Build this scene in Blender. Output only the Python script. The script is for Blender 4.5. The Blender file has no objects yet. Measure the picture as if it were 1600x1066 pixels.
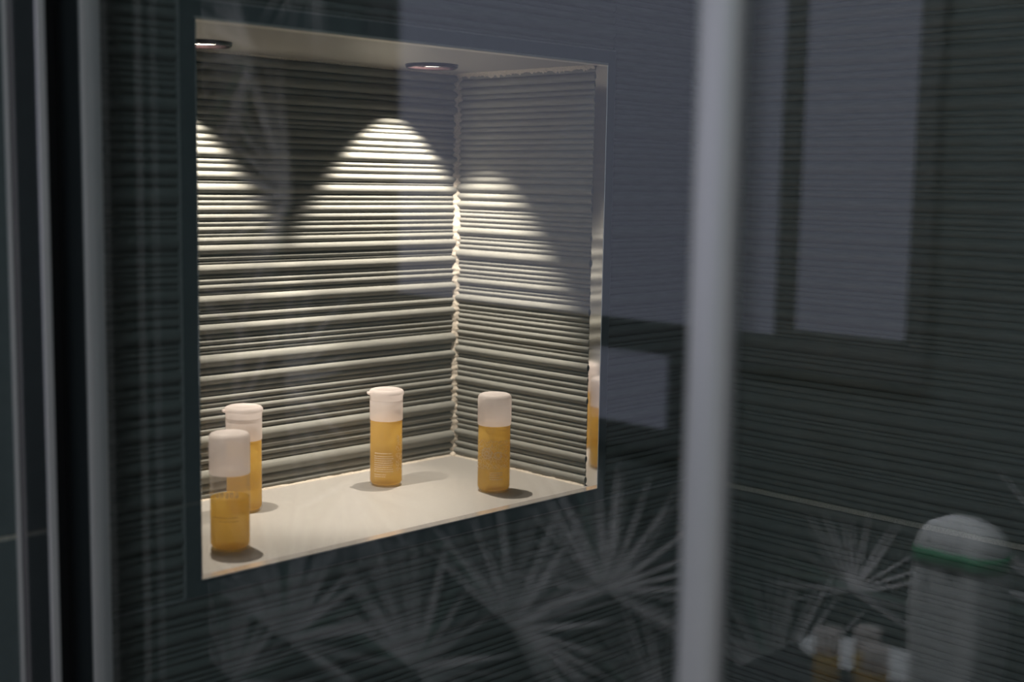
import bpy, bmesh, math, random
from mathutils import Vector, Matrix

# ------------------------------------------------------------------ camera
sc = bpy.context.scene
cam_d = bpy.data.cameras.new('camera')
cam = bpy.data.objects.new('camera', cam_d)
sc.collection.objects.link(cam)
CAM = Vector((-0.54752, -0.89225, 0.32140))
RGT = Vector((0.70778889, -0.70621686, 0.01710641))
UPV = Vector((0.07393133, 0.09813497, 0.99242314))
FWD = Vector((0.70254469, 0.70116137, -0.12167039))
m = Matrix.Identity(4)
for i in range(3):
    m[i][0], m[i][1], m[i][2], m[i][3] = RGT[i], UPV[i], -FWD[i], CAM[i]
cam.matrix_world = m
cam_d.sensor_width = 36.0
cam_d.lens = 2048.06 / 1600.0 * 36.0
cam_d.clip_start = 0.02
cam_d.dof.use_dof = True
cam_d.dof.focus_distance = 1.33
cam_d.dof.aperture_fstop = 4.0
sc.camera = cam

# ------------------------------------------------------------------ world / view
w = bpy.data.worlds.new('world'); sc.world = w; w.use_nodes = True
w.node_tree.nodes['Background'].inputs[0].default_value = (0.55, 0.62, 0.75, 1)
w.node_tree.nodes['Background'].inputs[1].default_value = 0.03
sc.view_settings.view_transform = 'Standard'
sc.view_settings.look = 'None'
sc.view_settings.gamma = 1.0
sc.view_settings.use_curve_mapping = False
sc.view_settings.exposure = 0.0
sc.cycles.use_denoising = True
sc.cycles.max_bounces = 14
sc.cycles.transmission_bounces = 10
sc.cycles.transparent_max_bounces = 16
sc.cycles.sample_clamp_indirect = 4.0
sc.cycles.caustics_reflective = False
sc.cycles.caustics_refractive = False

WALL_WASH_W = 50.0      # unseen strip lamp added to brighten the papered wall
ROOM_FILL_W = 3.1      # unseen ceiling lamp added as general fill
WINDOW_GLOW = 0.46     # dusk light in the frosted window panes
SPOT_W = 13.0           # each niche downlight

# ------------------------------------------------------------------ dimensions (metres)
W, H, D = 0.4762, 0.44, 0.2228      # niche opening and depth
WS = 0.0142                         # smooth border round the niche
XB = 0.6472                         # right-hand wall
XG = -0.107                         # plane of the shower glass
XC = -1.441                         # papered wall
FLOOR, CEIL = -1.15, 1.25
YBACK = -1.9
YREC = 2.35
XEND = -0.219                       # outer corner of the tiled wall
rnd = random.Random(7)
COL = sc.collection

# ------------------------------------------------------------------ helpers
def obj(name, bm, mat, parent=None, smooth=False):
    me = bpy.data.meshes.new(name)
    bm.normal_update()
    bm.to_mesh(me); bm.free()
    if smooth:
        for p in me.polygons: p.use_smooth = True
    if mat: me.materials.append(mat)
    o = bpy.data.objects.new(name, me); COL.objects.link(o)
    if parent: o.parent = parent
    return o

def tag(o, label=None, cat=None, group=None, kind=None):
    if label: o['label'] = label
    if cat: o['category'] = cat
    if group: o['group'] = group
    if kind: o['kind'] = kind
    return o

def empty(name, loc=(0, 0, 0)):
    o = bpy.data.objects.new(name, None); COL.objects.link(o)
    o.location = loc; o.empty_display_size = 0.02
    return o

def box(bm, x0, x1, y0, y1, z0, z1):
    v = [bm.verts.new(c) for c in ((x0,y0,z0),(x1,y0,z0),(x1,y1,z0),(x0,y1,z0),(x0,y0,z1),(x1,y0,z1),(x1,y1,z1),(x0,y1,z1))]
    for f in ((3,2,1,0),(4,5,6,7),(0,1,5,4),(1,2,6,5),(2,3,7,6),(3,0,4,7)):
        bm.faces.new([v[i] for i in f])

def bbox(x0, x1, y0, y1, z0, z1, bev=0.0, seg=2):
    bm = bmesh.new(); box(bm, x0, x1, y0, y1, z0, z1)
    if bev > 0:
        bmesh.ops.bevel(bm, geom=list(bm.edges), offset=bev, segments=seg, profile=0.5, affect='EDGES')
    return bm

def lathe(profile, n=40, close_bottom=True, close_top=True, sx=1, sy=1, bm=None):
    bm = bm or bmesh.new(); rings = []
    for r, z in profile:
        rings.append([bm.verts.new((r*math.cos(2*math.pi*k/n)*sx, r*math.sin(2*math.pi*k/n)*sy, z)) for k in range(n)])
    for a, b in zip(rings, rings[1:]):
        for k in range(n):
            bm.faces.new((a[k], a[(k+1) % n], b[(k+1) % n], b[k]))
    if close_bottom: bm.faces.new(rings[0][::-1])
    if close_top: bm.faces.new(rings[-1])
    return bm

def nmat(name):
    mt = bpy.data.materials.new(name); mt.use_nodes = True
    nt = mt.node_tree
    return mt, nt, nt.nodes['Principled BSDF']

def noise_bump(nt, bsdf, scale=(60,60,60), strength=0.1, dist=0.001, detail=4):
    tc = nt.nodes.new('ShaderNodeTexCoord'); mp = nt.nodes.new('ShaderNodeMapping')
    mp.inputs['Scale'].default_value = scale
    nt.links.new(tc.outputs['Object'], mp.inputs['Vector'])
    nz = nt.nodes.new('ShaderNodeTexNoise'); nz.inputs['Scale'].default_value = 1.0; nz.inputs['Detail'].default_value = detail
    nt.links.new(mp.outputs[0], nz.inputs['Vector'])
    bp = nt.nodes.new('ShaderNodeBump'); bp.inputs['Strength'].default_value = strength; bp.inputs['Distance'].default_value = dist
    nt.links.new(nz.outputs['Fac'], bp.inputs['Height']); nt.links.new(bp.outputs[0], bsdf.inputs['Normal'])
    return nz

def vary(nt, bsdf, nz, c0, c1):
    cr = nt.nodes.new('ShaderNodeValToRGB')
    cr.color_ramp.elements[0].position = 0.3; cr.color_ramp.elements[1].position = 0.7
    cr.color_ramp.elements[0].color = (*c0, 1); cr.color_ramp.elements[1].color = (*c1, 1)
    nt.links.new(nz.outputs['Fac'], cr.inputs[0]); nt.links.new(cr.outputs[0], bsdf.inputs['Base Color'])

def simple(name, col, rough=0.5, metal=0.0, scale=(60,60,60), bump=0.05, spread=0.08):
    mt, nt, b = nmat(name)
    b.inputs['Roughness'].default_value = rough; b.inputs['Metallic'].default_value = metal
    nz = noise_bump(nt, b, scale, bump)
    vary(nt, b, nz, [c*(1-spread) for c in col], [min(1, c*(1+spread)) for c in col])
    return mt

# ------------------------------------------------------------------ materials
M_tile = simple('ribbed_tile', (0.240, 0.241, 0.220), 0.62, 0, (40, 40, 420), 0.10, 0.10)
M_tile.node_tree.nodes['Principled BSDF'].inputs['Specular IOR Level'].default_value = 0.2
M_smooth = simple('smooth_tile', (0.150, 0.172, 0.170), 0.40, 0, (90, 90, 90), 0.05, 0.06)
M_floor_tile = simple('niche_floor_tile', (0.330, 0.314, 0.293), 0.5, 0, (220, 220, 220), 0.06, 0.04)
M_grout = simple('pale_grout', (0.58, 0.52, 0.44), 0.9, 0, (700, 700, 700), 0.5, 0.22)
M_grout_dark = simple('grey_grout', (0.40, 0.39, 0.37), 0.9, 0, (500, 500, 500), 0.4, 0.15)
M_core = simple('wall_core', (0.22, 0.22, 0.20), 0.9)
M_chrome = simple('chrome', (0.80, 0.79, 0.78), 0.09, 1.0, (20, 20, 20), 0.01, 0.02)
M_satin = simple('satin_steel', (0.80, 0.76, 0.74), 0.24, 0.8, (20, 20, 20), 0.02, 0.02)
M_matt = simple('matt_steel', (0.72, 0.68, 0.62), 0.55, 0.3, (20, 20, 20), 0.02, 0.02)
M_chrome_dark = simple('dark_chrome', (0.32, 0.31, 0.33), 0.16, 1.0, (10, 10, 4), 0.02, 0.10)
M_alu = simple('satin_aluminium', (0.93, 0.83, 0.81), 0.38, 0.30, (300, 300, 6), 0.05, 0.05)
M_alu_dark = simple('grey_aluminium', (0.16, 0.17, 0.18), 0.4, 0.6, (300, 300, 6), 0.05, 0.06)
M_rubber = simple('black_rubber', (0.012, 0.012, 0.013), 0.6)
M_lampring = simple('copper_tinted_lamp_metal', (0.05, 0.03, 0.032), 0.3, 0.8)
M_lampcup = simple('lamp_reflector', (0.60, 0.42, 0.38), 0.3, 1.0)
M_white = simple('white_ceramic', (0.78, 0.78, 0.80), 0.15)
M_towel = simple('white_terry', (0.78, 0.77, 0.78), 0.95, 0, (500, 500, 500), 0.6, 0.10)
M_green = simple('green_ribbon', (0.02, 0.30, 0.12), 0.5)
M_counter = simple('grey_stone', (0.035, 0.035, 0.04), 0.6, 0, (30, 30, 30), 0.02, 0.2)
M_plaster = simple('plaster', (0.62, 0.62, 0.62), 0.9)
M_floor = simple('floor_stone', (0.12, 0.12, 0.12), 0.45, 0, (8, 8, 8), 0.03, 0.2)
M_paper = simple('dark_teal_paper', (0.045, 0.060, 0.062), 0.8, 0, (14, 14, 14), 0.02, 0.35)
M_leafs = [simple('palm_print_pale', (0.72, 0.69, 0.71), 0.8, 0, (30, 30, 30), 0.02, 0.2),
           simple('palm_print_grey', (0.36, 0.36, 0.37), 0.8, 0, (30, 30, 30), 0.02, 0.2),
           simple('palm_print_green', (0.16, 0.24, 0.21), 0.8, 0, (30, 30, 30), 0.02, 0.2)]
M_frame = simple('dark_window_frame', (0.05, 0.055, 0.06), 0.5)

def emit(name, col, s, base=1.0):
    mt, nt, b = nmat(name)
    b.inputs['Base Color'].default_value = (*[c*base for c in col], 1)
    b.inputs['Roughness'].default_value = 0.4
    b.inputs['Emission Color'].default_value = (*col, 1)
    b.inputs['Emission Strength'].default_value = s
    return mt
M_pane = emit('frosted_dusk_pane', (0.73, 0.76, 1.0), WINDOW_GLOW, 0.12)
M_lens = emit('lamp_lens', (1.0, 0.82, 0.66), 1.5)
M_led = emit('added_lamp_diffuser', (0.92, 0.95, 1.0), 2.0)

def glass_mat():
    mt = bpy.data.materials.new('clear_shower_glass'); mt.use_nodes = True
    nt = mt.node_tree; nt.nodes.clear()
    out = nt.nodes.new('ShaderNodeOutputMaterial')
    mix = nt.nodes.new('ShaderNodeMixShader')
    tr = nt.nodes.new('ShaderNodeBsdfTransparent'); tr.inputs[0].default_value = (0.935, 0.955, 0.955, 1)
    gl = nt.nodes.new('ShaderNodeBsdfGlossy'); gl.inputs['Roughness'].default_value = 0.0
    gl.inputs['Color'].default_value = (1, 1, 1, 1)
    fr = nt.nodes.new('ShaderNodeFresnel')
    geo = nt.nodes.new('ShaderNodeNewGeometry')
    # front faces see ior 1.5, back faces of the sheet see its inverse so both sides reflect alike
    mp = nt.nodes.new('ShaderNodeMapRange')
    mp.inputs['To Min'].default_value = 1.52; mp.inputs['To Max'].default_value = 1/1.52
    nt.links.new(geo.outputs['Backfacing'], mp.inputs['Value'])
    nt.links.new(mp.outputs[0], fr.inputs['IOR'])
    nt.links.new(fr.outputs[0], mix.inputs[0]); nt.links.new(tr.outputs[0], mix.inputs[1]); nt.links.new(gl.outputs[0], mix.inputs[2])
    nt.links.new(mix.outputs[0], out.inputs[0])
    return mt
M_glass = glass_mat()

def plastic_mat(name, milk, col, thickness=(1, 1, 1), through=0.5):
    """thin translucent bottle wall: mostly see-through with a milky share"""
    mt = bpy.data.materials.new(name); mt.use_nodes = True
    nt = mt.node_tree; nt.nodes.clear()
    out = nt.nodes.new('ShaderNodeOutputMaterial')
    tr = nt.nodes.new('ShaderNodeBsdfTransparent'); tr.inputs[0].default_value = (*thickness, 1)
    di = nt.nodes.new('ShaderNodeBsdfDiffuse'); di.inputs[0].default_value = (*col, 1)
    tl = nt.nodes.new('ShaderNodeBsdfTranslucent'); tl.inputs[0].default_value = (*col, 1)
    m0 = nt.nodes.new('ShaderNodeMixShader'); m0.inputs[0].default_value = through
    nt.links.new(di.outputs[0], m0.inputs[1]); nt.links.new(tl.outputs[0], m0.inputs[2])
    m1 = nt.nodes.new('ShaderNodeMixShader'); m1.inputs[0].default_value = milk
    nt.links.new(tr.outputs[0], m1.inputs[1]); nt.links.new(m0.outputs[0], m1.inputs[2])
    gl = nt.nodes.new('ShaderNodeBsdfGlossy'); gl.inputs['Roughness'].default_value = 0.18
    lw = nt.nodes.new('ShaderNodeLayerWeight'); lw.inputs['Blend'].default_value = 0.18
    mu = nt.nodes.new('ShaderNodeMath'); mu.operation = 'MULTIPLY'; mu.inputs[1].default_value = 0.2
    nt.links.new(lw.outputs['Fresnel'], mu.inputs[0])
    m2 = nt.nodes.new('ShaderNodeMixShader')
    nt.links.new(mu.outputs[0], m2.inputs[0]); nt.links.new(m1.outputs[0], m2.inputs[1]); nt.links.new(gl.outputs[0], m2.inputs[2])
    nt.links.new(m2.outputs[0], out.inputs[0])
    return mt
M_liquid = plastic_mat('amber_liquid', 0.60, (1.0, 0.72, 0.21), (1.0, 0.86, 0.42), 0.68)
M_plastic = plastic_mat('bottle_wall', 0.13, (0.92, 0.83, 0.78))
M_cap = plastic_mat('frosted_cap', 0.66, (0.98, 0.92, 0.91), (1.0, 0.97, 0.95), 0.60)
M_print = plastic_mat('white_print', 0.85, (0.95, 0.88, 0.80))
M_print_grey = plastic_mat('faint_print', 0.40, (0.55, 0.45, 0.35))

# ------------------------------------------------------------------ ribbed tile
def random_ribs(z_hi, z_lo, seed):
    r = random.Random(seed); zs = [z_hi]; run = 0
    while zs[-1] > z_lo:
        if run <= 0 and r.random() < 0.75:
            h = r.uniform(0.0095, 0.0150); run = r.choice((1, 2, 3, 4))
        else:
            h = r.uniform(0.0038, 0.0078); run -= 1
        zs.append(zs[-1] - h)
    zs[-1] = z_lo
    if zs[-2] - z_lo < 0.003: zs.pop(-2)
    return zs

def ribbed(name, parent, axis, u0, u1, plane, sign, zs, mat, back=0.006, depth=0.38, nu=5):
    """A tile whose face carries horizontal convex ribs. axis 'x': runs along x, face at y=plane,
    ribs proud towards sign*y; axis 'y': runs along y, face at x=plane."""
    bm = bmesh.new()
    def pt(u, d, z):
        return (u, plane + sign*d, z) if axis == 'x' else (plane + sign*d, u, z)
    us = [u0 + (u1-u0)*k/(nu-1) for k in range(nu)]
    SEG = 7
    edge = [[], []]
    for a, b in zip(zs, zs[1:]):
        wdt = a - b; dep = min(depth*wdt, 0.0048)
        rows = []
        for s in range(SEG+1):
            t = s/SEG
            d = dep*max(0.0, math.sin(math.pi*t))**0.65
            z = a - wdt*t
            rows.append([bm.verts.new(pt(u, d, z)) for u in us])
        for r0, r1 in zip(rows, rows[1:]):
            for k in range(nu-1):
                q = (r0[k], r0[k+1], r1[k+1], r1[k])
                f = bm.faces.new(q); f.smooth = True
        edge[0] += [r[0] for r in rows]; edge[1] += [r[-1] for r in rows]
    # ends and back
    for e, u in ((edge[0], u0), (edge[1], u1)):
        for p, q in zip(e, e[1:]):
            if (p.co - q.co).length < 1e-7: continue
            bk = [bm.verts.new(p.co), bm.verts.new(q.co), bm.verts.new(pt(u, -back, q.co.z)), bm.verts.new(pt(u, -back, p.co.z))]
            bm.faces.new(bk)
    z0, z1 = zs[0], zs[-1]
    c = [bm.verts.new(pt(u0, -back, z0)), bm.verts.new(pt(u1, -back, z0)), bm.verts.new(pt(u1, -back, z1)), bm.verts.new(pt(u0, -back, z1))]
    bm.faces.new(c)
    for zz, top in ((z0, True), (z1, False)):
        f = [bm.verts.new(pt(u0, 0, zz)), bm.verts.new(pt(u1, 0, zz)), bm.verts.new(pt(u1, -back, zz)), bm.verts.new(pt(u0, -back, zz))]
        bm.faces.new(f)
    bm.normal_update()
    # face normals of the ribs must point to the room
    nrm = Vector((0, sign, 0)) if axis == 'x' else Vector((sign, 0, 0))
    bm.faces.ensure_lookup_table()
    for f in bm.faces:
        if f.smooth and f.normal.dot(nrm) < 0: f.normal_flip()
    me = bpy.data.meshes.new(name); bm.to_mesh(me); bm.free()
    me.materials.append(mat)
    o = bpy.data.objects.new(name, me); COL.objects.link(o); o.parent = parent
    o.shadow_terminator_geometry_offset = 0.0
    return o

# ------------------------------------------------------------------ large structure
fl = tag(obj('floor', bbox(XC-0.1, XB+0.12, YBACK-0.1, YREC+0.1, FLOOR-0.05, FLOOR), M_floor), 'dark stone bathroom floor', kind='structure')
ce = tag(obj('ceiling', bbox(XC-0.1, XB+0.12, YBACK-0.1, YREC+0.1, CEIL, CEIL+0.05), M_plaster), 'plain bathroom ceiling', kind='structure')

# --- wall with the niche
TB = 0.010   # tile thickness in front of the core
bm = bmesh.new()
box(bm, XEND, -0.010, TB, 0.32, FLOOR, CEIL)
box(bm, W+0.010, XB+0.02, TB, 0.32, FLOOR, CEIL)
box(bm, -0.010, W+0.010, TB, 0.32, FLOOR, -0.010)
box(bm, -0.010, W+0.010, TB, 0.32, H+0.09, CEIL)
box(bm, -0.010, W+0.010, D+0.010, 0.32, -0.010, H+0.09)
wl = tag(obj('wall_left', bm, M_grout_dark), 'dark ribbed tile wall with the lit niche', kind='structure')
G = 0.0009   # half joint
XT = -0.0995   # where ribbed tiles start beside the shower screen
zs_up = random_ribs(CEIL, -WS+G, 3)
zs_lo = random_ribs(-WS-G, FLOOR, 5)
def part_of(zs, hi, lo):
    out = [hi] + [z for z in zs if lo+0.002 < z < hi-0.002] + [lo]
    return out
ribbed('tile', wl, 'x', XT, -WS-G, 0.0057, -1, zs_up, M_tile, 0.004)
ribbed('tile', wl, 'x', W+WS+G, XB-0.001, 0.0057, -1, zs_up, M_tile, 0.004)
ribbed('tile', wl, 'x', -WS+0.0*G, W+WS, 0.0057, -1, part_of(zs_up, CEIL, H+WS+G), M_tile, 0.004)
ribbed('tile', wl, 'x', XT, XB-0.001, 0.0057, -1, zs_lo, M_tile, 0.004)
# smooth border strips round the opening, mitred
def strip(pts, y0, y1):
    bm = bmesh.new()
    a = [bm.verts.new((x, y0, z)) for x, z in pts]; b = [bm.verts.new((x, y1, z)) for x, z in pts]
    bm.faces.new(a[::-1]); bm.faces.new(b)
    for i in range(4): bm.faces.new((a[i], a[(i+1) % 4], b[(i+1) % 4], b[i]))
    bmesh.ops.recalc_face_normals(bm, faces=bm.faces)
    return bm
T1 = 0.0012  # width of the trim's front lip
wsx = WS-G
for pts in (((-wsx,-wsx),(W+wsx,-wsx),(W+T1,-T1),(-T1,-T1)), ((W+wsx,-wsx),(W+wsx,H+wsx),(W+T1,H+T1),(W+T1,-T1)),
            ((W+wsx,H+wsx),(-wsx,H+wsx),(-T1,H+T1),(W+T1,H+T1)), ((-wsx,H+wsx),(-wsx,-wsx),(-T1,-T1),(-T1,H+T1))):
    obj('border_tile', strip(pts, 0.0, 0.0105), M_smooth, wl)
# smooth tiles outside the shower
ZJ = 0.0632
for z0, z1 in ((FLOOR, ZJ-0.0015), (ZJ+0.0015, CEIL)):
    obj('smooth_tile', bbox(XEND-0.006, -0.150, -0.001, 0.0098, z0, z1, 0.0006, 1), M_smooth, wl)

obj('grout', bbox(XEND-0.005, -0.150, -0.0006, 0.0098, ZJ-0.0016, ZJ+0.0016), M_grout, wl)
obj('grout', bbox(XT, XB-0.001, 0.0012, 0.0098, -WS-G-0.0002, -WS+G), M_grout_dark, wl)
obj('grout', bbox(-WS-G, W+WS+G, 0.0012, 0.0098, H+WS-G, H+WS+G), M_grout_dark, wl)
for xj in (-WS, W+WS): obj('grout', bbox(xj-G, xj+G, 0.0012, 0.0098, -WS, H+WS), M_grout_dark, wl)
# --- right wall
wr = tag(obj('wall_right', bbox(XB+0.004, XB+0.1, YBACK, 0.32, FLOOR, CEIL), M_grout_dark), 'dark ribbed tile wall right of the niche', kind='structure')
ribbed('tile', wr, 'y', YBACK, -0.001, XB+0.003, -1, random_ribs(CEIL, -WS+0.0024, 11), M_tile, 0.004)
ribbed('tile', wr, 'y', YBACK, -0.001, XB+0.003, -1, random_ribs(-WS-0.0024, FLOOR, 12), M_tile, 0.004)

obj('grout', bbox(XB-0.0012, XB+0.004, YBACK, -0.001, -WS-0.0024, -WS+0.0024), M_grout, wr)
# --- papered wall, recess and rear wall
wp = tag(obj('wall_front', bbox(XC-0.08, XC, YBACK, YREC, FLOOR, CEIL), M_paper), 'dark wall papered with pale palm leaves', kind='structure')
tag(obj('wall_recess', bbox(XEND, XEND+0.06, 0.33, YREC, FLOOR, CEIL), M_plaster), 'plain side wall of the recess', kind='structure')
tag(obj('wall_end', bbox(XC-0.08, XEND+0.06, YREC, YREC+0.08, FLOOR, CEIL), M_paper), 'dark end wall of the recess', kind='structure')
tag(obj('wall_rear', bbox(XC-0.08, XB+0.1, YBACK-0.08, YBACK, FLOOR, CEIL), M_plaster), 'plain wall behind the camera', kind='structure')

# ------------------------------------------------------------------ niche lining
nb = empty('wall_niche', (W/2, D/2, 0)); tag(nb, 'lit tiled wall niche with ribbed back and pale floor', kind='structure')
NO = Vector((-W/2, -D/2, 0))
def nchild(o):
    o.parent = nb; o.matrix_parent_inverse = Matrix.Translation(-Vector((W/2, D/2, 0)))
    return o
back_zs = [0.4395, 0.4285, 0.4215, 0.4105, 0.4040, 0.3935,
 0.3869, 0.3792, 0.3741, 0.3695, 0.3615, 0.3546, 0.3486, 0.3383, 0.3329, 0.3259, 0.3171, 0.3137, 0.3035, 0.2976, 0.2926, 0.2845, 0.2769, 0.2718, 0.2653, 0.2614, 0.2543, 0.2437, 0.2378, 0.2346, 0.2245, 0.2209, 0.2153, 0.2081, 0.2044, 0.1933, 0.1896, 0.1864, 0.1794, 0.1762, 0.1654, 0.1611, 0.1551, 0.1496, 0.1459, 0.1322, 0.1262, 0.1147, 0.1088, 0.1044, 0.0978, 0.0927, 0.0851, 0.0768, 0.0721, 0.0661, 0.0521, 0.0434, 0.0361, 0.0312, 0.0157, 0.0079, 0.0005]
side_zs = [0.4395, 0.4330, 0.4241, 0.4159, 0.4103, 0.4008, 0.3944, 0.3875, 0.3799, 0.3742, 0.3659, 0.3601, 0.3538, 0.3457, 0.3385, 0.3321, 0.3249, 0.3174, 0.3066, 0.2979, 0.2882, 0.2839, 0.2784, 0.2730, 0.2676, 0.2578, 0.2535, 0.2480, 0.2426, 0.2306, 0.2251, 0.2197, 0.2142, 0.2098, 0.2011, 0.1967, 0.1912, 0.1802, 0.1736, 0.1689, 0.1630, 0.1571, 0.1497, 0.1424, 0.1380, 0.1317, 0.1210, 0.1173, 0.1091, 0.1025, 0.0961, 0.0862, 0.0802, 0.0731, 0.0657, 0.0609, 0.0541, 0.0463, 0.0400, 0.0340, 0.0237, 0.0193, 0.0115, 0.0005]
TR = 0.0155   # depth of the metal trim inside the opening
nchild(ribbed('back_tile', None, 'x', 0.0, W, D+0.002, -1, back_zs, M_tile, 0.006))
nchild(ribbed('side_tile', None, 'y', TR, D, W+0.002, -1, side_zs, M_tile, 0.006))
nchild(ribbed('side_tile', None, 'y', TR, D, -0.002, 1, side_zs, M_tile, 0.006))
nchild(obj('floor_tile', bbox(-0.002, W+0.002, 0.010, D+0.002, -0.008, 0.0, 0.0006, 1), M_floor_tile))
# ceiling tile with two round lamp holes
LAMPS = ((0.102, 0.157), (0.378, 0.157))
HR = 0.0242
def holed_ceiling():
    bm = bmesh.new()
    x0, x1, y0, y1 = -0.002, W+0.002, 0.010, D+0.002
    xm = (LAMPS[0][0]+LAMPS[1][0])/2
    N = 32
    for z, flip in ((H, False), (H+0.008, True)):
        for (cx, cy), (a, b) in zip(LAMPS, ((x0, xm), (xm, x1))):
            ring = []; outer = []
            for k in range(N):
                t = 2*math.pi*k/N; c, s = math.cos(t), math.sin(t)
                ring.append(bm.verts.new((cx+HR*c, cy+HR*s, z)))
                tx = ((b-cx) if c > 0 else (a-cx))/c if abs(c) > 1e-6 else 1e9
                ty = ((y1-cy) if s > 0 else (y0-cy))/s if abs(s) > 1e-6 else 1e9
                q = min(tx, ty)
                outer.append(Vector((cx+q*c, cy+q*s, z)))
            corners = [Vector((a,y0,z)), Vector((b,y0,z)), Vector((b,y1,z)), Vector((a,y1,z))]
            ov = [bm.verts.new(p) for p in outer]
            for k in range(N):
                k2 = (k+1) % N
                p, q = outer[k], outer[k2]
                loop = [ring[k], ov[k]]
                if abs(p.x-q.x) > 1e-6 and abs(p.y-q.y) > 1e-6:
                    cnr = min(corners, key=lambda c_: (c_-p).length+(c_-q).length)
                    loop.append(bm.verts.new(cnr))
                loop += [ov[k2], ring[k2]]
                f = bm.faces.new(loop)
                if not flip: f.normal_flip()
    # hole walls
    for cx, cy in LAMPS:
        lo = [bm.verts.new((cx+HR*math.cos(2*math.pi*k/N), cy+HR*math.sin(2*math.pi*k/N), H)) for k in range(N)]
        hi = [bm.verts.new((cx+HR*math.cos(2*math.pi*k/N), cy+HR*math.sin(2*math.pi*k/N), H+0.008)) for k in range(N)]
        for k in range(N): bm.faces.new((lo[k], hi[k], hi[(k+1) % N], lo[(k+1) % N]))
    return bm
nchild(obj('ceiling_tile', holed_ceiling(), M_floor_tile))

# rough grout in the corners
def grout_bead(p0, p1, width, n, seed, sideA, sideB):
    """uneven fillet running p0..p1; sideA and sideB are the two directions away from the corner"""
    r = random.Random(seed); bm = bmesh.new(); rows = []
    A, B = Vector(sideA), Vector(sideB); p0, p1 = Vector(p0), Vector(p1)
    wa = wb = width
    for k in range(n+1):
        t = k/n; p = p0.lerp(p1, t)
        wa = 0.5*wa + 0.5*width*r.uniform(0.5, 1.5); wb = 0.5*wb + 0.5*width*r.uniform(0.5, 1.5)
        mid = p + (A*wa + B*wb)*r.uniform(0.30, 0.42)
        rows.append([bm.verts.new(p - (A+B)*0.003 + A*(wa+0.003)), bm.verts.new(p + A*wa), bm.verts.new(mid), bm.verts.new(p + B*wb), bm.verts.new(p - (A+B)*0.003 + B*(wb+0.003))])
    for a, b in zip(rows, rows[1:]):
        for k in range(4): bm.faces.new((a[k], a[k+1], b[k+1], b[k]))
    bmesh.ops.recalc_face_normals(bm, faces=bm.faces)
    return bm
def grout(*a):
    o = obj('grout', grout_bead(*a), M_grout, None, True); nchild(o)
grout((W, D, 0), (W, D, H), 0.0048, 300, 1, (-1, 0, 0), (0, -1, 0))
grout((0, D, 0), (0, D, H), 0.0048, 200, 2, (1, 0, 0), (0, -1, 0))
grout((0, D, 0), (W, D, 0), 0.0026, 160, 3, (0, -1, 0), (0, 0, 1))
grout((W, TR, 0), (W, D, 0), 0.0036, 120, 4, (-1, 0, 0), (0, 0, 1))
grout((0, TR, 0), (0, D, 0), 0.0036, 90, 5, (1, 0, 0), (0, 0, 1))
grout((0, D, H), (W, D, H), 0.0028, 120, 6, (0, -1, 0), (0, 0, -1))
grout((W, TR, H), (W, D, H), 0.0050, 90, 7, (-1, 0, 0), (0, 0, -1))
# lump of grout in the low corner
bm = bmesh.new(); bmesh.ops.create_icosphere(bm, subdivisions=3, radius=0.006)
for v in bm.verts:
    v.co *= rnd.uniform(0.85, 1.12); v.co.x *= 1.25; v.co.z *= 0.8
    v.co += Vector((W, D, 0.0))
nchild(obj('grout', bm, M_grout, None, True))

# ------------------------------------------------------------------ polished trim round the opening
tr = empty('trim_1', (W/2, 0, 0)); tag(tr, 'polished metal edge trim framing the niche', kind='structure')
def trim_piece(bm, mt=M_chrome):
    o = obj('metal_edge', bm, mt, tr); o.matrix_parent_inverse = Matrix.Translation((-W/2, 0, 0))
YF = -0.0012
trim_piece(bbox(W, W+T1, YF, TR, 0.0, H, 0.0004, 1))
trim_piece(bbox(-T1, 0, YF, TR, 0.0, H, 0.0004, 1))
trim_piece(bbox(-T1, W+T1, YF, 0.010, -T1, 0.0004, 0.0004, 1), M_satin)
trim_piece(bbox(-T1, W+T1, YF, 0.010, H-0.0012, H+T1, 0.0004, 1), M_matt)

# ------------------------------------------------------------------ niche downlights
for i, (cx, cy) in enumerate(LAMPS):
    t = empty('niche_downlight', (cx, cy, H))
    tag(t, ['recessed round downlight in the niche ceiling half hidden at its left edge', 'recessed round downlight in the niche ceiling above the back corner'][i],
        'downlight', 'niche downlights')
    prof = [(HR+0.0004, 0.004), (HR+0.0004, -0.0002), (HR+0.0012, -0.0034), (HR+0.0020, -0.0040), (HR+0.0030, -0.0030), (HR+0.0036, 0.0), (HR+0.0004, 0.0)]
    obj('ring', lathe(prof, 40, False, False), M_lampring, t, True)
    obj('reflector', lathe([(HR-0.0004, 0.001), (HR-0.002, 0.025), (HR-0.004, 0.052)], 40, False, False), M_lampcup, t, True)
    obj('lens', lathe([(0.0, 0.047), (0.018, 0.047), (HR-0.005, 0.050), (HR-0.005, 0.053), (0.0, 0.054)], 32, False, False), M_lens, t, True)
    ld = bpy.data.lights.new('downlight_bulb', 'SPOT'); ld.energy = SPOT_W; ld.color = (1.0, 0.86, 0.725)
    ld.spot_size = 2*math.radians(37.0); ld.spot_blend = 0.45; ld.shadow_soft_size = 0.0035
    lo = bpy.data.objects.new('downlight_bulb', ld); COL.objects.link(lo); lo.parent = t
    lo.location = (0, 0, 0.032); lo.rotation_euler = (math.radians(7.0), 0, 0)   # tipped towards the back wall

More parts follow.
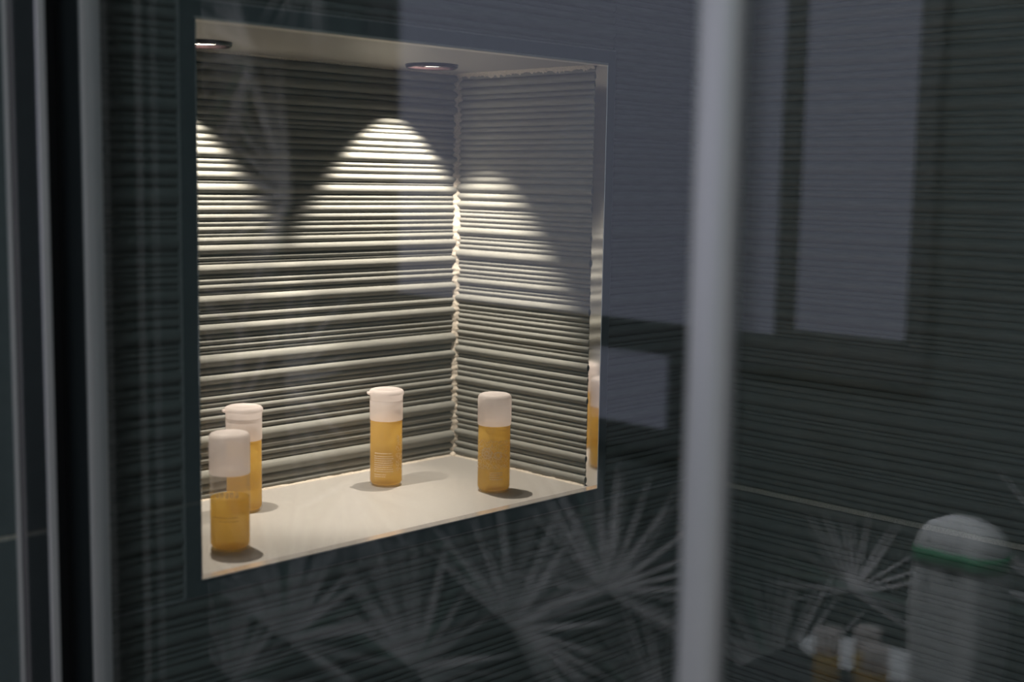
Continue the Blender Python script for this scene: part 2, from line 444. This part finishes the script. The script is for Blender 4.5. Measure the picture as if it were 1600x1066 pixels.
# ------------------------------------------------------------------ toiletry bottles
def arc_patch(bm, r, a0, a1, z0, z1, n=3):
    """thin raised patch on a cylinder; angles in degrees"""
    lo, hi = [], []
    for k in range(n+1):
        a = math.radians(a0 + (a1-a0)*k/n)
        lo.append(bm.verts.new((r*math.cos(a), r*math.sin(a), z0))); hi.append(bm.verts.new((r*math.cos(a), r*math.sin(a), z1)))
    for k in range(n): bm.faces.new((lo[k], lo[k+1], hi[k+1], hi[k]))

def arc_stroke(bm, r, ca, cz, rad, t0, t1, wd, n=10):
    """circular stroke drawn on the cylinder round (angle ca, height cz); rad and wd in metres"""
    pin, pout = [], []
    for k in range(n+1):
        t = math.radians(t0 + (t1-t0)*k/n)
        for lst, q in ((pin, rad-wd/2), (pout, rad+wd/2)):
            a = math.radians(ca) + q*math.cos(t)/r
            lst.append(bm.verts.new((r*math.cos(a), r*math.sin(a), cz + q*math.sin(t))))
    for k in range(n): bm.faces.new((pin[k], pout[k], pout[k+1], pin[k+1]))

def text_rows(bm, r, a0, a1, z_top, rows, pitch, h, seed):
    rr = random.Random(seed)
    for i in range(rows):
        z = z_top - i*pitch; a = a0
        end = a1 - (rr.uniform(0, 14) if i % 3 == 2 else rr.uniform(0, 4))
        while a < end:
            wd = rr.uniform(2.0, 7.0)
            arc_patch(bm, r, a, min(a+wd, end), z-h, z, 2); a += wd + 1.5

BR = 0.0172
BH = 0.1025
def bottle(loc, label, group, liquid_top=0.0695, lip=True, cap_bottom=0.0700, lid_angle=180, detail=None, rot=0):
    t = empty('toiletry_bottle', loc); t.rotation_euler.z = math.radians(rot)
    tag(t, label, 'bottle', group)
    # wall of the bottle, with a thickness
    R = BR
    outer = [(0.0, 0.0008), (R-0.0045, 0.0006), (R-0.0028, 0.0), (R-0.0012, 0.0006), (R-0.0002, 0.0024), (R, 0.005), (R, cap_bottom+0.001)]
    obj('body', lathe(outer, 48, False, False), M_plastic, t, True)
    ri = R-0.0007
    liq = [(0.0, 0.0016), (ri-0.0040, 0.0016), (ri-0.0012, 0.0026), (ri, 0.0052), (ri, liquid_top-0.0004), (ri-0.0005, liquid_top), (0.0, liquid_top-0.0003)]
    obj('liquid', lathe(liq, 48, False, False), M_liquid, t, True)
    z0 = cap_bottom
    if lip:
        cap = [(0.0, z0+0.004), (R-0.003, z0+0.004), (R-0.0025, z0), (R-0.0003, z0), (R+0.0001, z0+0.0006), (R+0.0001, z0+0.0205), (R-0.0003, z0+0.0209), (R-0.0003, z0+0.0213), (R+0.0001, z0+0.0217),
               (R+0.0001, z0+0.0258), (R+0.0010, z0+0.0268), (R+0.0012, z0+0.0285), (R+0.0008, z0+0.0302), (R-0.0004, z0+0.0316), (R-0.0026, z0+0.0324), (R-0.0034, z0+0.0321), (0.0, z0+0.0321)]
    else:
        hcap = BH - z0
        cap = [(0.0, z0+0.004), (R-0.003, z0+0.004), (R-0.0025, z0), (R-0.0003, z0), (R+0.0003, z0+0.0006), (R+0.0003, z0+hcap-0.0050), (R-0.0002, z0+hcap-0.0028), (R-0.0014, z0+hcap-0.0011), (R-0.0034, z0+hcap-0.0003), (R-0.0046, z0+hcap-0.0006), (0.0, z0+hcap-0.0006)]
    obj('neck', lathe([(R-0.0062, z0+0.001), (R-0.0046, z0+0.001), (R-0.0046, z0+0.0150), (R-0.0062, z0+0.0150), (R-0.0062, z0+0.001)], 40, False, False), M_plastic, t, True)
    co = obj('cap', lathe(cap, 48, False, False), M_cap, t, True)
    if lip:
        a = math.radians(lid_angle)
        bm = bbox(R-0.002, R+0.0032, -0.0035, 0.0035, z0+0.0272, z0+0.0296, 0.0008, 2)
        bm.transform(Matrix.Rotation(a, 4, 'Z'))
        obj('lid_tab', bm, M_cap, co, True)
    rp = R+0.00012
    if detail == 'rows':
        bm = bmesh.new(); text_rows(bm, rp, 188, 252, 0.0372, 1, 0.002, 0.0013, 1)
        text_rows(bm, rp, 186, 258, 0.0340, 8, 0.0023, 0.0010, 2); text_rows(bm, rp, 186, 232, 0.0145, 2, 0.0022, 0.0009, 3)
        obj('print', bm, M_print, t)
        bm = bmesh.new(); lace(bm, rp, 270, 308, 0.0180, 0.0560, 5)
        obj('print', bm, M_print, t)
    elif detail == 'lace':
        bm = bmesh.new(); lace(bm, rp, 152, 282, 0.0260, 0.0570, 9)
        for ca, cz, ra in ((200, 0.0420, 0.0056), (200, 0.0420, 0.0026), (240, 0.0400, 0.0040)):
            arc_stroke(bm, rp, ca, cz, ra, 0, 360, 0.0007, 22)
            for q in range(8):
                arc_stroke(bm, rp, ca + math.degrees(0.78*ra*math.cos(q*math.pi/4)/rp), cz + 0.78*ra*math.sin(q*math.pi/4), 0.16*ra, 0, 360, 0.0005, 6)
        text_rows(bm, rp, 212, 258, 0.0225, 4, 0.0023, 0.0010, 4)
        obj('print', bm, M_print, t)
    elif detail == 'faint':
        bm = bmesh.new()
        for k in range(5):
            a = 196 + k*14
            arc_patch(bm, rp, a, a+2.2, 0.0480, 0.0530, 1); arc_patch(bm, rp, a+6, a+8.2, 0.0480, 0.0530, 1)
            arc_patch(bm, rp, a, a+8.2, 0.0520 if k % 2 else 0.0480, 0.0528 if k % 2 else 0.0488, 2)
        obj('print', bm, M_print, t)
        bm = bmesh.new(); text_rows(bm, rp, 186, 262, 0.0312, 1, 0.002, 0.0011, 6); text_rows(bm, rp, 204, 262, 0.0280, 1, 0.002, 0.0012, 7)
        obj('print', bm, M_print_grey, t)
    return t

def lace(bm, r, a0, a1, z0, z1, seed):
    rr = random.Random(seed)
    z = z0 + 0.0012
    while z < z1:
        a = a0 + rr.uniform(0, 5)
        while a < a1:
            s = rr.uniform(0, 360)
            arc_stroke(bm, r, a, z, rr.uniform(0.0009, 0.0016), s, s+rr.uniform(150, 280), 0.0005, 5)
            a += rr.uniform(7.5, 11.5)
        z += rr.uniform(0.0028, 0.0036)

NB = 'amber bottles standing in the niche'
bottle((0.0669, 0.0626, 0.0), 'half-empty amber bottle with tall frosted cap nearest the front of the niche', NB, liquid_top=0.0460, lip=False, cap_bottom=0.0665, detail='faint')
bottle((0.1491, 0.1651, 0.0), 'full amber bottle partly hidden behind the half-empty bottle', NB, lid_angle=158)
bottle((0.3208, 0.1590, 0.0), 'amber bottle with rows of small white print standing alone before the back wall', NB, lid_angle=150, detail='rows')
bottle((0.3888, 0.0659, 0.0), 'amber bottle with pale lace print nearest the right side of the niche', NB, lip=False, detail='lace')

# ------------------------------------------------------------------ shower screen
ss = empty('shower_screen', (XG, 0, FLOOR))
tag(ss, 'clear glass shower panel in a metal wall channel before the niche', 'shower screen')
def screen(par, name, bm, mat, smooth=False):
    o = obj(name, bm, mat, par, smooth); o.matrix_parent_inverse = Matrix.Translation(-par.location); return o
screen(ss, 'wall_channel', bbox(-0.148, -0.1425, -0.044, -0.0004, FLOOR+0.001, CEIL-0.001, 0.0014, 3), M_chrome_dark)
screen(ss, 'channel_highlight', bbox(-0.1482, -0.1420, -0.0470, -0.0441, FLOOR+0.001, CEIL-0.001, 0.001, 2), M_alu)  # pale metal strip stands in for the highlight along the channel's corner
screen(ss, 'channel_lip', bbox(-0.1515, -0.148, -0.0040, -0.0004, FLOOR+0.001, CEIL-0.001, 0.0008, 2), M_alu)
screen(ss, 'seal', bbox(-0.1425, -0.0998, -0.0050, 0.0068, FLOOR+0.001, CEIL-0.001), M_rubber)
screen(ss, 'stile', bbox(-0.114, -0.0995, -0.0375, -0.0060, FLOOR+0.001, CEIL-0.001, 0.0005, 1), M_alu_dark)
screen(ss, 'stile_cover', bbox(-0.1142, -0.0993, -0.0405, -0.0376, FLOOR+0.001, CEIL-0.001, 0.0012, 3), M_alu)
screen(ss, 'glass_pane', bbox(XG-0.003, XG+0.003, -0.5620, -0.0400, FLOOR+0.004, CEIL-0.15), M_glass)
sd = empty('shower_door', (XG, -0.57, FLOOR))
tag(sd, 'clear glass shower door with a pale aluminium upright in the near right', 'shower door')
screen(sd, 'upright', bbox(-0.1165, -0.1035, -0.5820, -0.5622, FLOOR+0.004, CEIL-0.15, 0.0045, 4), M_alu, True)
screen(sd, 'glass_pane', bbox(XG-0.003, XG+0.003, -1.30, -0.5821, FLOOR+0.004, CEIL-0.15), M_glass)

# ------------------------------------------------------------------ window in the papered wall
wn = empty('window_1', (XC, 0.65, -0.1)); tag(wn, 'frosted window with dusk light in a dark frame', kind='structure')
def wpart(name, bm, mat):
    o = obj(name, bm, mat, wn); o.matrix_parent_inverse = Matrix.Translation(-wn.location); return o
def pane(y0, y1, z0, z1): wpart('pane', bbox(XC+0.002, XC+0.010, y0, y1, z0, z1), M_pane)
pane(0.275, 1.205, 0.085, 1.00); pane(0.049, 0.240, 0.097, 1.00); pane(0.485, 0.660, -0.100, 0.030)
for y0, y1, z0, z1 in ((1.205, 1.237, -0.14, 1.03), (1.279, 1.308, -0.14, 1.03), (0.240, 0.275, 0.03, 1.00), (0.015, 0.049, 0.03, 1.03),
                       (0.049, 1.205, 1.00, 1.03), (0.275, 1.205, 0.030, 0.085), (0.049, 0.240, 0.03, 0.097), (0.455, 0.485, -0.14, 0.03), (0.485, 0.690, -0.14, -0.10), (0.660, 0.690, -0.10, 0.03)):
    wpart('frame_bar', bbox(XC+0.001, XC+0.018, y0, y1, z0, z1, 0.002, 1), M_frame)
wpart('frame_panel', bbox(XC+0.001, XC+0.006, 1.237, 1.279, -0.14, 1.03), M_alu_dark)

# ------------------------------------------------------------------ palm print on the wall
def leaflet(bm, cy, cz, ang, length, wid, bend, x, n=7):
    l, r_ = [], []
    for k in range(n+1):
        t = k/n
        a = ang + bend*t
        y = cy + length*t*math.cos(ang + bend*t*0.5); z = cz + length*t*math.sin(ang + bend*t*0.5)
        h = wid*(math.sin(math.pi*min(1, 0.12+0.88*t))**0.7)*(1-t**4)*0.5 + 0.0004
        l.append(bm.verts.new((x, y - h*math.sin(a), z + h*math.cos(a)))); r_.append(bm.verts.new((x, y + h*math.sin(a), z - h*math.cos(a))))
    for k in range(n):
        bm.faces.new((l[k], l[k+1], r_[k+1], r_[k]))

def in_window(y, z): return -0.02 < y < 1.37 and -0.16 < z < 1.05
def palm(y, z, rad, a0, a1, n, seed, layer):
    r = random.Random(seed)
    bms = [bmesh.new() for _ in M_leafs]
    for k in range(n):
        a = math.radians(a0 + (a1-a0)*(k+r.uniform(-.2, .2))/max(1, n-1))
        L = rad*r.uniform(0.75, 1.05)
        # keep the print clear of the window
        while L > 0.06 and any(in_window(y+L*q*math.cos(a), z+L*q*math.sin(a)) for q in (0.5, 0.75, 1.0)): L *= 0.85
        i = r.choice((0, 0, 0, 1, 1, 2))
        leaflet(bms[i], y, z, a, L, rad*r.uniform(0.022, 0.038), math.radians(r.uniform(-16, 16)), XC + 0.0004 + 0.0002*layer + 0.00002*k)
    for bm_, mt in zip(bms, M_leafs):
        if bm_.verts: 
            bmesh.ops.recalc_face_normals(bm_, faces=bm_.faces)
            obj('palm_print', bm_, mt, wp)
        else: bm_.free()
palms = [(0.86, -0.55, 0.34, 20, 230, 30), (0.62, -0.42, 0.30, -30, 200, 28), (0.48, -0.62, 0.26, -60, 160, 24), (1.15, -0.72, 0.36, 0, 200, 26),
         (1.62, -0.78, 0.48, 10, 190, 24), (1.85, -0.95, 0.40, 20, 170, 20), (1.85, -0.30, 0.42, -40, 140, 18), (1.60, 0.28, 0.45, -70, 80, 16),
         (1.75, 0.62, 0.48, -80, 60, 16), (1.62, -0.15, 0.35, 60, 260, 18), (1.50, 0.85, 0.32, -100, 60, 14), (0.25, -0.50, 0.24, 20, 170, 20),
         (0.12, -0.30, 0.16, -20, 200, 16), (-0.35, -0.30, 0.34, 10, 200, 22), (-0.55, 0.25, 0.40, 0, 240, 22), (-0.9, -0.1, 0.40, 0, 270, 22),
         (1.38, -0.35, 0.30, 150, 330, 20), (2.10, 0.05, 0.45, 60, 240, 18), (2.05, 0.75, 0.40, 120, 300, 16), (0.80, -0.95, 0.34, 20, 160, 20)]
for i, (y, z, rad, a0, a1, n) in enumerate(palms): palm(y, z, rad, a0, a1, int(n*1.2), 100+i, i)

# ------------------------------------------------------------------ vanity in front of the papered wall
CT = -0.377
va = empty('vanity', (XC+0.2, -0.35, FLOOR)); tag(va, 'dark vanity unit with stone top below the papered wall', 'vanity')
def vpart(name, bm, mat, par=None):
    o = obj(name, bm, mat, par or va)
    o.matrix_parent_inverse = Matrix.Translation(-va.location) if not par else Matrix.Identity(4)
    return o
vpart('counter_top', bbox(XC+0.012, XC+0.42, -0.95, 0.17, CT-0.03, CT, 0.002, 2), M_counter)
vpart('body', bbox(XC+0.014, XC+0.40, -0.94, 0.16, FLOOR+0.08, CT-0.0305), M_frame)
for y0, y1 in ((-0.935, -0.52), (-0.515, -0.10), (-0.095, 0.155)):
    vpart('door', bbox(XC+0.4002, XC+0.418, y0, y1, FLOOR+0.09, CT-0.035, 0.002, 1), M_frame)
vpart('plinth', bbox(XC+0.02, XC+0.36, -0.93, 0.15, FLOOR, FLOOR+0.08), M_rubber)

bs = obj('wash_basin', lathe([(0.0, 0.0), (0.055, 0.0), (0.075, 0.008), (0.092, 0.014), (0.097, 0.017), (0.093, 0.018), (0.080, 0.012), (0.05, 0.007), (0.0, 0.006)], 56, False, False, 0.68, 1.20), M_white, None, True)
bs.location = (XC+0.097, 0.030, CT); tag(bs, 'shallow white oval basin behind the reflected amber bottles', 'basin')
VB = 'amber bottles on the vanity'
xr = lambda xv: 2*XG - xv
bottle((xr(0.975), 0.012, CT), 'leftmost of the three amber bottles reflected at the lower right', VB)
bottle((xr(1.020), -0.022, CT), 'middle one of the three amber bottles reflected at the lower right', VB)
bottle((xr(0.965), -0.066, CT), 'rightmost of the three amber bottles reflected at the lower right', VB, lip=False)

# folded towel
def towel_bm(grow=0.0, zlo=0.0, zhi=0.287, rows=26):
    bm = bmesh.new(); N = 64; rings = []
    for i in range(rows+1):
        z = zlo + (zhi-zlo)*i/rows
        top = max(0.0, (z-0.240)/0.047)
        s = math.sqrt(max(0.0, 1-top*top)) if top < 1 else 0.0
        s = 0.25 + 0.75*s if top > 0 else 1.0
        slit = max(0.0, min(1.0, (0.240-z)/0.03))
        ring = []
        for k in range(N):
            t = 2*math.pi*k/N; c, sn = math.cos(t), math.sin(t)
            ex = lambda v: math.copysign(abs(v)**0.6, v)
            y = (0.060+grow)*ex(sn)*s; x = (0.034+grow)*ex(c)*s
            g = math.exp(-((y+0.006)/0.006)**2)*slit
            if c > 0: x -= 0.020*g
            x += 0.003*math.sin(y*160+1.3)*(1 if c > 0 else 0.3)
            y *= 1 - 0.05*math.sin(z*30)
            ring.append(bm.verts.new((x, y, z)))
        rings.append(ring)
    for a, b in zip(rings, rings[1:]):
        for k in range(N): bm.faces.new((a[k], a[(k+1) % N], b[(k+1) % N], b[k]))
    bm.faces.new(rings[0][::-1]); bm.faces.new(rings[-1])
    return bm
to = empty('folded_towel', (xr(1.0), -0.158, CT)); tag(to, 'white folded towel with a green ribbon standing right of the reflected bottles', 'towel')
obj('terry', towel_bm(), M_towel, to, True)
obj('ribbon', towel_bm(0.0014, 0.226, 0.246, 3), M_green, to, True)

# ------------------------------------------------------------------ unseen lamps added to light the bathroom
def added_lamp(name, label, loc, sx, sy, watts, col):
    t = empty(name, loc); tag(t, label, 'lamp')
    obj('housing', bbox(-sx/2-0.012, sx/2+0.012, -sy/2-0.012, sy/2+0.012, 0.004, 0.03, 0.003, 2), M_alu, t)
    obj('diffuser', bbox(-sx/2, sx/2, -sy/2, sy/2, 0.0, 0.0039), M_led, t)
    ld = bpy.data.lights.new(name, 'AREA'); ld.shape = 'RECTANGLE'; ld.size = sx; ld.size_y = sy; ld.energy = watts; ld.color = col
    lo = bpy.data.objects.new('bulb', ld); COL.objects.link(lo); lo.parent = t; lo.location = (0, 0, -0.004)
    return t
added_lamp('added_wash_lamp', 'unseen strip lamp added to wash the papered wall with light', (XC+0.75, 0.35, CEIL-0.031), 0.06, 1.6, WALL_WASH_W, (0.93, 0.95, 1.0))  # added out of view so the palm print shows in the glass
obj('added_light_shield', bbox(0.075, 0.087, -0.85, 0.85, -0.30, 0.03, 0.002, 1), M_frame, bpy.data.objects['added_wash_lamp'])  # unseen board added to keep the wash light off the shower
added_lamp('added_fill_lamp', 'unseen square lamp added to fill the bathroom with light', (-0.80, -0.75, CEIL-0.031), 0.30, 0.30, ROOM_FILL_W, (0.64, 0.90, 1.0))  # added out of view to lift the metal uprights and outer tiles
